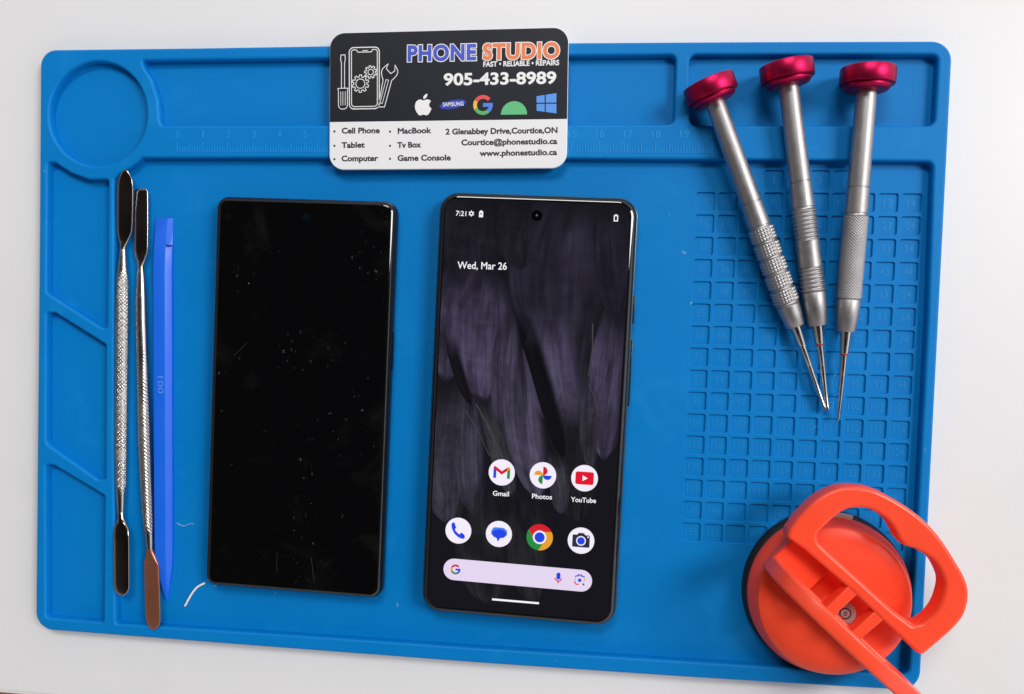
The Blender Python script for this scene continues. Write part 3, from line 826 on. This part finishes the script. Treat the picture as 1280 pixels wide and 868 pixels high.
t.poly(circle(q.x + 18 * k, q.y - 17 * k, 4.5 * k, 16), E2, 2)
t.build('lens_symbol', [S['blue'], S['red'], S['ink'], S['yellow']], sb, smooth=0)
t = MB(); t.stroke([L7(380, 684), L7(592, 702)], 9 / 3.616 * pm, E1); t.build('home_line', S['pure'], live, smooth=0)
t = MB(); lettering(t, 'Wed, Mar 26', L6(245, 418), L6(487, 424), 34 / 3.947 * pm, E1, rim=0.07); t.build('date_text', S['pure'], live, smooth=0)
t = MB(); lettering(t, '7:21', L6(236, 157), L6(287, 160), 24 / 3.947 * pm, E1, bold=0.012)
t.build('clock_text', S['pure'], live, smooth=0); t = MB()
q = L6(313, 147); k = pm / 3.947
gp = []
for i in range(6):
    for da, rr in ((-0.24, 10.5), (-0.15, 14.5), (0.15, 14.5), (0.24, 10.5)):
        a = 2 * PI * (i + da * 1.0) / 6 + PI / 6
        gp.append(Vector((q.x + rr * k * math.cos(a), q.y + rr * k * math.sin(a))))
hole = circle(q.x, q.y, 5 * k, 24)
t.poly(gp, E1, 0); t.poly(hole, E2, 1)
t.build('settings_symbol', [S['pure'], M['hole']], live, smooth=0); t = MB()
q = L6(361, 149); t.poly(rot(q, [(-10, -16), (10, -16), (10, 12), (5, 12), (5, 17), (-5, 17), (-5, 12), (-10, 12)], k), E1, 0)
t.poly(rot(q, [(-1.5, -6), (1.5, -6), (1.5, 6), (-1.5, 6)], k), E2, 1); t.poly(rot(q, [(-5, -1.5), (5, -1.5), (5, 1.5), (-5, 1.5)], k), E3, 1)
t.build('battery_saver_symbol', [S['pure'], M['hole']], live, smooth=0); t = MB()
q = L6(1026, 169); t.stroke(rot(q, [(-8, -14), (8, -14), (8, 11), (-8, 11)], k), 5 * k, E1, 0, True); t.poly(rot(q, [(-4, 14), (4, 14), (4, 18), (-4, 18)], k), E2, 0)
t.build('battery_symbol', [S['pure'], M['hole']], live, smooth=0)
q = L6(636, 157); t = MB(); t.poly(circle(q.x, q.y, 26 * k, 40), E1, 0); t.poly(circle(q.x, q.y, 13 * k, 32), E2, 1); t.poly(circle(q.x - 1 * k, q.y + 1 * k, 3.2 * k, 16), E3, 2)
t.build('front_camera', [M['hole'], M['lens'], mat('lens glint', (0.2, 0.3, 0.4), 0.1)], live, smooth=0)

# ------------------------------------------------------------------ screwdrivers
def frame_axis(a, b):
    """matrix that takes +Z (s = 0 at a) to the direction a -> b"""
    z = (b - a).normalized(); x = Vector((0, 0, 1)).cross(z).normalized(); y = z.cross(x)
    m = Matrix((x, y, z)).transposed().to_4x4(); m.translation = a
    return m
def rib(s, a, r, pitch, depth): return r - depth * (0.5 + 0.5 * math.cos(2 * PI * s / pitch)) ** 2
def driver(label, pcap, ptip, style):
    CR = 9.0
    zc = TRAY + CR + 0.1
    Lg = 0
    a = P(pcap[0], pcap[1], zc); b = P(ptip[0], ptip[1], 4.2)
    Lg = (b - a).length
    mt = frame_axis(a, b)
    root = thing('precision_screwdriver', label, 'screwdriver', (a.x, a.y, TRAY), 0, 'screwdrivers lying on the grid')
    mt = Matrix.Translation((-a.x, -a.y, -TRAY)) @ mt
    S_ = Lg / 130.0
    def put(mb, name, m, smooth=35): return mb.xf(mt).build(name, m, root, smooth=smooth, merge=False)
    # crimson swivel cap
    mb = MB(); mb.lathe([(-1.7, 5.0), (-1.65, 8.3), (-1.5, 8.75), (-1.1, 9.0), (3.6, 9.0), (3.95, 8.8), (4.1, 8.4), (4.15, 7.6), (4.5, 7.7), (4.9, 7.7), (5.3, 7.4), (5.9, 6.8), (6.2, 5.6), (6.25, 3.9)], 72); put(mb, 'cap', M['pink'])
    g0_, g1_ = {'squares': (0.435, 0.672), 'rings': (0.405, 0.645), 'diamond': (0.400, 0.640)}[style]
    f1 = {'squares': 0.74, 'rings': 0.745, 'diamond': 0.735}[style]
    s0 = g0_ * Lg; s1 = g1_ * Lg; s2 = f1 * Lg
    joint = s0 - 9.5
    mb = MB()
    mb.lathe([(5.2, 3.0), (6.6, 3.25), (7.5, 3.35), (joint - 0.35, 3.65), (joint - 0.2, 3.4), (joint + 0.2, 3.4), (joint + 0.35, 3.7), (s0 - 0.9, 3.85), (s0 - 0.7, 3.6), (s0 - 0.3, 3.6), (s0 + 0.05, 3.75)], 64)
    put(mb, 'shaft', M['satin'])
    mb = MB()
    if style == 'diamond':
        n = 300; prof = [(s0, 3.6)] + [(s0 + 0.3 + (s1 - s0 - 0.6) * i / n, 4.2) for i in range(n + 1)] + [(s1, 3.7)]
        kn = lambda s, a_, r: r if r < 4 else r - 0.21 * (1 - abs(math.sin(12 * a_ + s * 3.3)) * abs(math.sin(12 * a_ - s * 3.3)))
        mb.lathe(prof, 240, 0, kn)
    elif style == 'squares':
        nb = 5; seg = (s1 - s0) / nb; prof = [(s0, 3.7)]
        for k in range(nb):
            q0 = s0 + seg * k
            for i in range(40): prof.append((q0 + 0.15 + (seg - 1.15) * i / 39, 4.5))
            prof += [(q0 + seg - 0.85, 3.95), (q0 + seg - 0.35, 4.1), (q0 + seg - 0.05, 3.95)]
        prof.append((s1, 3.7))
        def kn(s, a_, r):
            if r < 4.3: return r
            pr = seg - 1.15; ph = ((s - s0) % seg - 0.15) / (pr / 4)
            dd = 0.22 * (0.5 + 0.5 * math.cos(2 * PI * ph)) ** 1.5
            return r - max(dd, 0.22 * (0.5 + 0.5 * math.cos(26 * a_)) ** 1.5)
        mb.lathe(prof, 234, 0, kn)
    else:
        n = 220; prof = [(s0, 3.7)] + [(s0 + 0.2 + (s1 - s0 - 0.4) * i / n, 4.2) for i in range(n + 1)] + [(s1, 3.8)]
        def kn(s, a_, r):
            tt = (s - s0) / (s1 - s0)
            base = 4.25 - 0.30 * math.sin(PI * tt)
            if r < 4.1: return r
            if tt < 0.38 or tt > 0.70: return base + 0.10 - 0.45 * (0.5 + 0.5 * math.cos(2 * PI * (s - s0) / 1.45)) ** 0.8
            return base - 0.02
        mb.lathe(prof, 64, 0, kn)
    put(mb, 'grip', M['satin'], 60 if style == 'rings' else 28)
    mb = MB(); mb.lathe([(s1 - 0.1, 3.5), (s1 + 0.15, 3.85), (s1 + 0.4, 4.0), (s1 + 0.45 * (s2 - s1), 3.75), (s2 - 0.3, 3.2), (s2, 2.95), (s2 + 0.05, 1.2)], 56); put(mb, 'ferrule', M['satin'])
    b0 = 0.80 * Lg; b1 = 0.862 * Lg
    mb = MB()
    mb.lathe([(s2 - 0.5, 1.85), (b0 - 0.4, 1.45), (b0, 1.30), (b0 + 0.05, 1.05), (b1 - 0.2, 1.05), (b1, 0.95), (b1 + 0.3, 0.92)] +
             ([(Lg - 1.8, 0.60), (Lg - 1.5, 0.70), (Lg - 0.3, 0.66), (Lg, 0.35)] if style != 'diamond' else [(Lg - 6, 0.55), (Lg - 0.6, 0.34), (Lg, 0.15)]), 32)
    put(mb, 'bit', M['bit'])
    if style != 'squares':
        mb = MB(); mb.lathe([(b0 - 0.05, 1.34), (b0, 1.42), (b0 + 0.55, 1.36), (b0 + 0.6, 1.02)], 32); put(mb, 'colour_ring', M['redring'])
    else:
        mb = MB(); mb.lathe([(b0 - 0.05, 1.34), (b0, 1.42), (b0 + 0.45, 1.38), (b0 + 0.5, 1.02)], 32); put(mb, 'collar', M['bit'])
    return root
driver('silver screwdriver with crimson cap and grip of small raised squares, leaning furthest over', (886.5, 107.5), (1031, 511.5), 'squares')
driver('silver screwdriver with crimson cap and ribbed rings at both ends of its smooth grip', (983, 85.5), (1034.5, 513.5), 'rings')
driver('silver screwdriver with crimson cap and fine diamond knurled grip, rightmost of three', (1085, 91.5), (1047.8, 526.5), 'diamond')

# ------------------------------------------------------------------ metal pry tools
def pry(label, spec, knurl, seed):
    """spec: (photo x, y, half width px, half height mm) from the upper end to the lower; the handle is round, the ends are flat"""
    zb = spec['z']
    pts = [(P(x, y, zb), hw) for x, y, hw, hh in spec['rows']]
    o = pts[0][0]
    root = thing('metal_pry_tool', label, 'pry tool', (o.x, o.y, TRAY), 0, 'double ended steel pry tools')
    def solid(rows, name, m, n=24, kn=None, smooth=40):
        mb = MB(); loops = []
        dirs = (P(*rows[-1][:2], zb) - P(*rows[0][:2], zb)).normalized(); side = Vector((-dirs.y, dirs.x, 0))
        s = 0; last = None
        for (x, y, hw, hh) in rows:
            zl = zb + spec['up'] * max(0, min(1, (300 - y) / 80)) + spec['down'] * max(0, min(1, (y - 640) / (30 if spec['up'] else 130)))
            c = P(x, y, zl) - Vector((o.x, o.y, TRAY))
            scale = (P(x + 1, y, zb) - P(x, y, zb)).length
            a = hw * scale
            if last is not None: s += (c - last).length
            last = c
            lp = []
            for i in range(n):
                t_ = 2 * PI * i / n
                rr = kn(s, t_) if kn else 0.0
                ct, st_ = math.cos(t_), math.sin(t_)
                e_ = 2.0 if hh > 0.8 else 0.55
                if hh <= 0.8:
                    ct = math.copysign(abs(ct) ** 0.55, ct); st_ = math.copysign(abs(st_) ** 0.8, st_)
                lp.append(c + side * (a + rr) * ct + Vector((0, 0, (hh + rr) * st_ )))
            loops.append(lp)
        mb.loft(loops)
        return mb.build(name, m, root, smooth=smooth, merge=True)
    def dense(rows):
        out = []
        for i in range(len(rows) - 1):
            k = max(2, int((P(*rows[i + 1][:2], zb) - P(*rows[i][:2], zb)).length / 0.22))
            for j in range(k): out.append(tuple(rows[i][q] + (rows[i + 1][q] - rows[i][q]) * j / k for q in range(4)))
        return out + [rows[-1]]
    def smoothrows(rows, k):
        out = []; m = len(rows)
        for i in range(m - 1):
            p0, p1, p2, p3 = rows[max(0, i - 1)], rows[i], rows[i + 1], rows[min(m - 1, i + 2)]
            for j in range(k):
                t_ = j / k
                out.append(tuple(max(0.02, 0.5 * (2 * p1[q] + (p2[q] - p0[q]) * t_ + (2 * p0[q] - 5 * p1[q] + 4 * p2[q] - p3[q]) * t_ * t_ + (3 * p1[q] - p0[q] - 3 * p2[q] + p3[q]) * t_ ** 3)) for q in range(4)))
        return out + [rows[-1]]
    i0, i1 = spec['handle']
    rows = spec['rows']
    solid(smoothrows(rows[:i0 + 1], 5), 'blade', M['blade'], 28)
    k0, k1 = spec['knurl']
    def kn(s, t_):
        if not (k0 < s < k1): return 0.0
        return min(1, (s - k0) / (6 if knurl == 'cross' else 26), (k1 - s) / 4) * (0.27 * ((abs(math.sin(7 * t_ + s * 2.2)) * abs(math.sin(7 * t_ - s * 2.2))) if knurl == 'cross' else 0.8 * abs(math.sin(6 * t_ + s * 2.2))) - 0.14)
    solid(dense(rows[i0:i1 + 1]), 'handle', M['steel'], 96, kn, 30)
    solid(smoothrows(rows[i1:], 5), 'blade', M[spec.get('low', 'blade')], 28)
    return root
zt = TRAY + 2.1
pry('steel pry tool with pointed upper blade and cross knurled handle',
    dict(z=zt, up=2.3, down=2.1, rows=[(156.6, 212, 0.5, 0.1), (156.6, 214.5, 3.6, 0.25), (156.6, 219, 6.2, 0.3), (156.5, 228, 9.2, 0.4), (156.3, 245, 10, 0.45), (156.0, 270, 9.9, 0.5), (155.6, 288, 9.5, 0.55), (154.8, 298, 7.2, 0.7), (154.0, 307, 4.3, 1.0), (153.9, 312, 3.4, 1.1),
                     (153.8, 320, 4.4, 1.35), (153.2, 345, 6.6, 1.9), (152.8, 390, 7.5, 2.1), (151.4, 560, 6.9, 2.1), (151.2, 620, 5.6, 1.75), (151.2, 642, 4.2, 1.3),
                     (151.3, 648, 4.4, 1.1), (151.4, 655, 6.8, 0.8), (151.5, 664, 9.4, 0.55), (151.6, 690, 9.8, 0.5), (151.8, 725, 9.7, 0.45), (152, 735, 9.2, 0.4), (152.1, 741, 6.6, 0.3), (152.2, 744.6, 2.5, 0.15)],
         handle=(9, 15), knurl=(6, 96)), 'cross', 1)
pry('steel pry tool with square upper blade and reflection tinted lower blade, beside blue plastic tool',
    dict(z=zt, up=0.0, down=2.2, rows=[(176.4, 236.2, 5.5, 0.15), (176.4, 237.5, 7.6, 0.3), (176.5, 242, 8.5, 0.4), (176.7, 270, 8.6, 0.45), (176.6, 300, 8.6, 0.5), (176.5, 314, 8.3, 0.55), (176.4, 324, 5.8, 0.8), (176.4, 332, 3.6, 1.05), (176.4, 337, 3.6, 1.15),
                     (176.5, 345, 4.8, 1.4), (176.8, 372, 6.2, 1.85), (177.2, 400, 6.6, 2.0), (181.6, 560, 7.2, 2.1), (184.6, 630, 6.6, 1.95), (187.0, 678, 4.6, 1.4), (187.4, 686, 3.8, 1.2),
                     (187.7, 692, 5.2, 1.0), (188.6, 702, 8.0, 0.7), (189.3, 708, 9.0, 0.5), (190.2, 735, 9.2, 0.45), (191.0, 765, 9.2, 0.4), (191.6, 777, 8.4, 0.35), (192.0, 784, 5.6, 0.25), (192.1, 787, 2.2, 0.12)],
         low='reflect_tint', handle=(8, 15), knurl=(30, 104)), 'slant', 2)

# ------------------------------------------------------------------ blue plastic spudger
sp_root_o = P(207, 500, TRAY)
spud = thing('plastic_spudger', 'bright blue plastic spudger with chisel top and pointed lower end', 'spudger', (sp_root_o.x, sp_root_o.y, TRAY))
def SP(x, y, z): return P(x, y, TRAY + z) - Vector((sp_root_o.x, sp_root_o.y, TRAY))
rows = [(273.4, 195.4, 217.2, 0.55), (279, 195.2, 217.4, 1.0), (300, 195.6, 217.5, 2.0), (308.0, 195.7, 217.5, 2.4), (312, 195.7, 217.2, 2.6), (340, 195.8, 217.0, 3.1), (480, 196.6, 217.6, 3.3), (620, 197.2, 217.9, 3.3), (690, 197.8, 217.6, 3.1), (705, 199.0, 217.0, 2.9), (725, 203.0, 214.3, 2.3), (742, 207.0, 211.8, 1.5), (750.5, 209.3, 210.4, 0.8)]
mb = MB(); loops = []
for y, xl, xr, h in rows:
    xm = xl + (xr - xl) * 0.70
    L_, Mm, R_ = SP(xl, y, 0), SP(xm, y, 0), SP(xr, y, 0)
    wl = (R_ - L_).length
    b = min(0.5, wl * 0.12)
    d_ = (R_ - L_).normalized()
    loops.append([L_ + Vector((0, 0, 0.05)), R_ + Vector((0, 0, 0.05)), R_ + Vector((0, 0, h * 0.42)), R_ - d_ * b * 0.5 + Vector((0, 0, h * 0.52)), Mm + d_ * b * .4 + Vector((0, 0, h * 0.97)), Mm - d_ * b * .4 + Vector((0, 0, h)), L_ + d_ * b + Vector((0, 0, h * 0.98)), L_ + Vector((0, 0, h * 0.8))])
mb.loft(loops); mb.build('tool_body', M['bluepl'], spud, smooth=22, merge=True)
mb = MB()
lettering(mb, '001', SP(210.5, 491, 0), SP(210.0, 470, 0), 2.3, 3.42, bold=0.0)
mb.build('moulded_number', M['bluelite'], spud, smooth=0)
mb = MB(); mb.prism([SP(210.8, 305.2, 0), SP(213.5, 307.6, 0), SP(217.7, 307.0, 0), SP(217.7, 308.6, 0), SP(213.0, 309.6, 0)], 1.0, 2.55); mb.build('notch_mark', mat('notch blue', (0.008, 0.05, 0.35), 0.5), spud, smooth=0)

# ------------------------------------------------------------------ thread, lint and crumb
def wire(pts, r, z, name, m, label, cat):
    mb = MB(); pp = [Vector((p.x, p.y, z)) for p in pts]; loops = []
    for i, p in enumerate(pp):
        d_ = (pp[min(i + 1, len(pp) - 1)] - pp[max(i - 1, 0)]).normalized(); s_ = Vector((-d_.y, d_.x, 0))
        q = r * (0.45 if i in (0, len(pp) - 1) else 1)
        loops.append([p + s_ * q * math.cos(2 * PI * k / 10) + Vector((0, 0, q * math.sin(2 * PI * k / 10))) for k in range(10)])
    mb.loft(loops); return tag(mb.build(name, m, None, smooth=60, merge=True), label, cat)
sp_pts = spline([(231.5, 758), (236, 749.5), (241, 741), (247.5, 733.5), (257, 728.5)], 5, False)
wire([P(x, y, TRAY) for x, y in sp_pts], 0.42, TRAY + 0.42, 'thread', M['thread'], 'short white curved thread at the lower left corner of the black phone', 'thread')
sp_pts = spline([(221, 653.5), (226, 656.5), (231, 657.5), (237, 655), (243, 655.2)], 4, False)
wire([P(x, y, TRAY) for x, y in sp_pts], 0.14, TRAY + 0.14, 'lint', M['scuff'], 'faint pale lint wisp between the blue plastic tool and the black phone', 'lint')

# ------------------------------------------------------------------ orange suction lifter
so = P(1038.5, 747, 9); so = Vector((so.x, so.y, 0))
cup = thing('suction_lifter', 'orange suction lifter with two loop handles and black rubber base, on the mat corner', 'suction cup', (so.x, so.y, TRAY))
def SU(zx, zy, z): return P(840 + zx / 2.818, 560 + zy / 2.818, z) - Vector((so.x, so.y, 0))
mb = MB(); mb.lathe([(0.0, 29.0), (0.3, 29.3), (1.0, 29.2), (2.6, 28.0), (3.8, 26.5), (4.2, 20)], 96); mb.build('rubber_cup', M['rubber'], cup, smooth=40)
T0 = 13.6
mb = MB(); mb.lathe([(3.2, 26.0), (3.4, 27.4), (3.9, 28.1), (5.6, 28.2), (6.3, 27.9), (10.6, 26.2), (11.4, 25.6), (11.9, 24.4), (12.2, 22), (12.6, 12), (12.7, 1.0)], 112); mb.build('disc', M['orange'], cup, smooth=30)
ZH = 25.0; TH = 7.5             # top and thickness of the lying handle
o_px = [(405, 318), (412, 292), (440, 250), (500, 190), (560, 153), (620, 138), (700, 145), (780, 180), (870, 240), (940, 310), (1000, 400), (1038, 470), (1047, 530), (1030, 592), (990, 642), (930, 695), (886, 732), (866, 726), (800, 664), (640, 510), (470, 362)]
i_px = [(511, 318), (516, 300), (560, 258), (600, 226), (640, 213), (690, 215), (740, 240), (775, 275), (800, 322), (820, 346), (860, 358), (920, 396), (952, 448), (961, 490), (946, 548), (920, 590), (884, 622), (850, 628), (780, 576), (660, 466), (560, 376), (520, 338)]
so_ = [SU(x, y, ZH) for x, y in o_px]; si_ = [SU(x, y, ZH) for x, y in i_px]
oh = fillet(spline(so_[2:16], 6, False) + so_[16:] + so_[:2], [0] * 79 + [1.6, 2.5, 0, 0, 0, 1.6, 2.0], 4)
ih = fillet(spline(si_[2:9], 6, False) + si_[9:10] + spline(si_[10:17], 6, False) + si_[17:] + si_[:2], [0] * 37 + [1.5] + [0] * 37 + [2, 0, 0, 0, 2, 1.5, 1.5], 4)
zs = lambda m, d=0.0: m
hm = plate(oh, [ih], ZH - TH - TRAY, ZH - TRAY, 1.2, 3)
MB().mesh(hm).build('handle', M['orange'], cup, smooth=55)
# hinge axis of the two handles
ua = SU(470, 362, ZH); ub = SU(866, 726, ZH); uu = (ub - ua).normalized(); vv = Vector((-uu.y, uu.x, 0))
if (SU(700, 145, ZH) - ua).dot(vv) < 0: vv = -vv
def UV(u_, v_): return ua + uu * u_ + vv * v_
# second handle: the same loop swung upright about its bar, on the far side of the hub
GAP = 11.4; HT = 5.2
def up_pts(pts): return [((Vector((x, y, 0)) - Vector((ua.x, ua.y, 0))).dot(uu), (Vector((x, y, 0)) - Vector((ua.x, ua.y, 0))).dot(vv)) for x, y in pts]
um = plate(up_pts(oh), [up_pts(ih)], -HT / 2, HT / 2, 0.9, 3)
zb = 17.0
hb = MB()
base = ua - vv * GAP + uu * 4.0
for v in um.vertices: pass
tl = R(-1.5); mt = Matrix((uu, Vector((0, 0, math.cos(tl))) - vv * math.sin(tl), -vv * math.cos(tl) - Vector((0, 0, math.sin(tl))))).transposed().to_4x4()
mt.translation = Vector((base.x, base.y, zb - TRAY))
hb.mesh(um, mt); hb.build('handle', M['orange'], cup, smooth=55, merge=True)
# hub between the bars: two webs, a raised pad, a round boss, the screw
def webs(p, q, wz, z0, z1):
    a = SU(*p, ZH); b = SU(*q, ZH); d_ = (b - a).normalized(); n__ = Vector((-d_.y, d_.x, 0)) * wz / 2
    m_ = MB(); m_.mesh(plate([a - n__, b - n__, b + n__, a + n__], [], z0, z1, 0.35, 2)); return m_
hub = MB()
hub.mesh(plate([tuple(UV(-3, -GAP + 2)), tuple(UV(-3, 2)), tuple(UV(13.5, 2)), tuple(UV(13.5, -GAP + 2))], [], 11.0, 16.5, 0.8, 2))
hub.build('hub_pad', M['orange'], cup, smooth=45)
webs((530, 606), (655, 490), 3.9, ZH - TRAY - 5.0, ZH - TRAY - 0.5).build('cross_web', M['orange'], cup, smooth=45)
webs((625, 686), (750, 578), 3.9, ZH - TRAY - 5.0, ZH - TRAY - 0.5).build('cross_web', M['orange'], cup, smooth=45)
sc = SU(614, 588, 17)
mb = MB(); mb.lathe([(11.5, 3.7), (14.2, 3.7), (14.5, 3.5), (14.6, 3.0), (14.45, 2.6), (14.5, 0.9), (14.2, 0.7), (14.2, 0.1)], 48); mb.xf(Matrix.Translation((sc.x, sc.y, 0))); so_b = mb.build('screw', M['screw'], cup, smooth=35)
mb = MB(); mb.poly(circle(sc.x, sc.y, 2.0, 32), 14.62); mb.poly(circle(sc.x, sc.y, 1.55, 32), 14.66, 1); mb.poly(circle(sc.x, sc.y, 0.55, 20, ry=0.75), 14.70); mb.poly(circle(sc.x, sc.y, 0.28, 20, ry=0.45), 14.74, 1); mb.build('socket', [M['ink'], M['screw']], so_b, smooth=0)
tabm = MB(); tabm.prism(ring_sector(0, 0, 26.5, 29.6, 76, 90, 8), 4.4, 5.6); tabm.build('release_tab', M['white'], cup, smooth=0)
nb = SU(582, 606, 17)
mb = MB(); mb.mesh(plate(fillet([nb - uu * 1.5 - vv * 2.6, nb + uu * 1.5 - vv * 2.6, nb + uu * 1.5 + vv * 1.6, nb - uu * 1.5 + vv * 1.6], 0.5, 3), [], 12, 16.2, 0.4, 2)); mb.build('lever_tooth', M['orange'], cup, smooth=45)
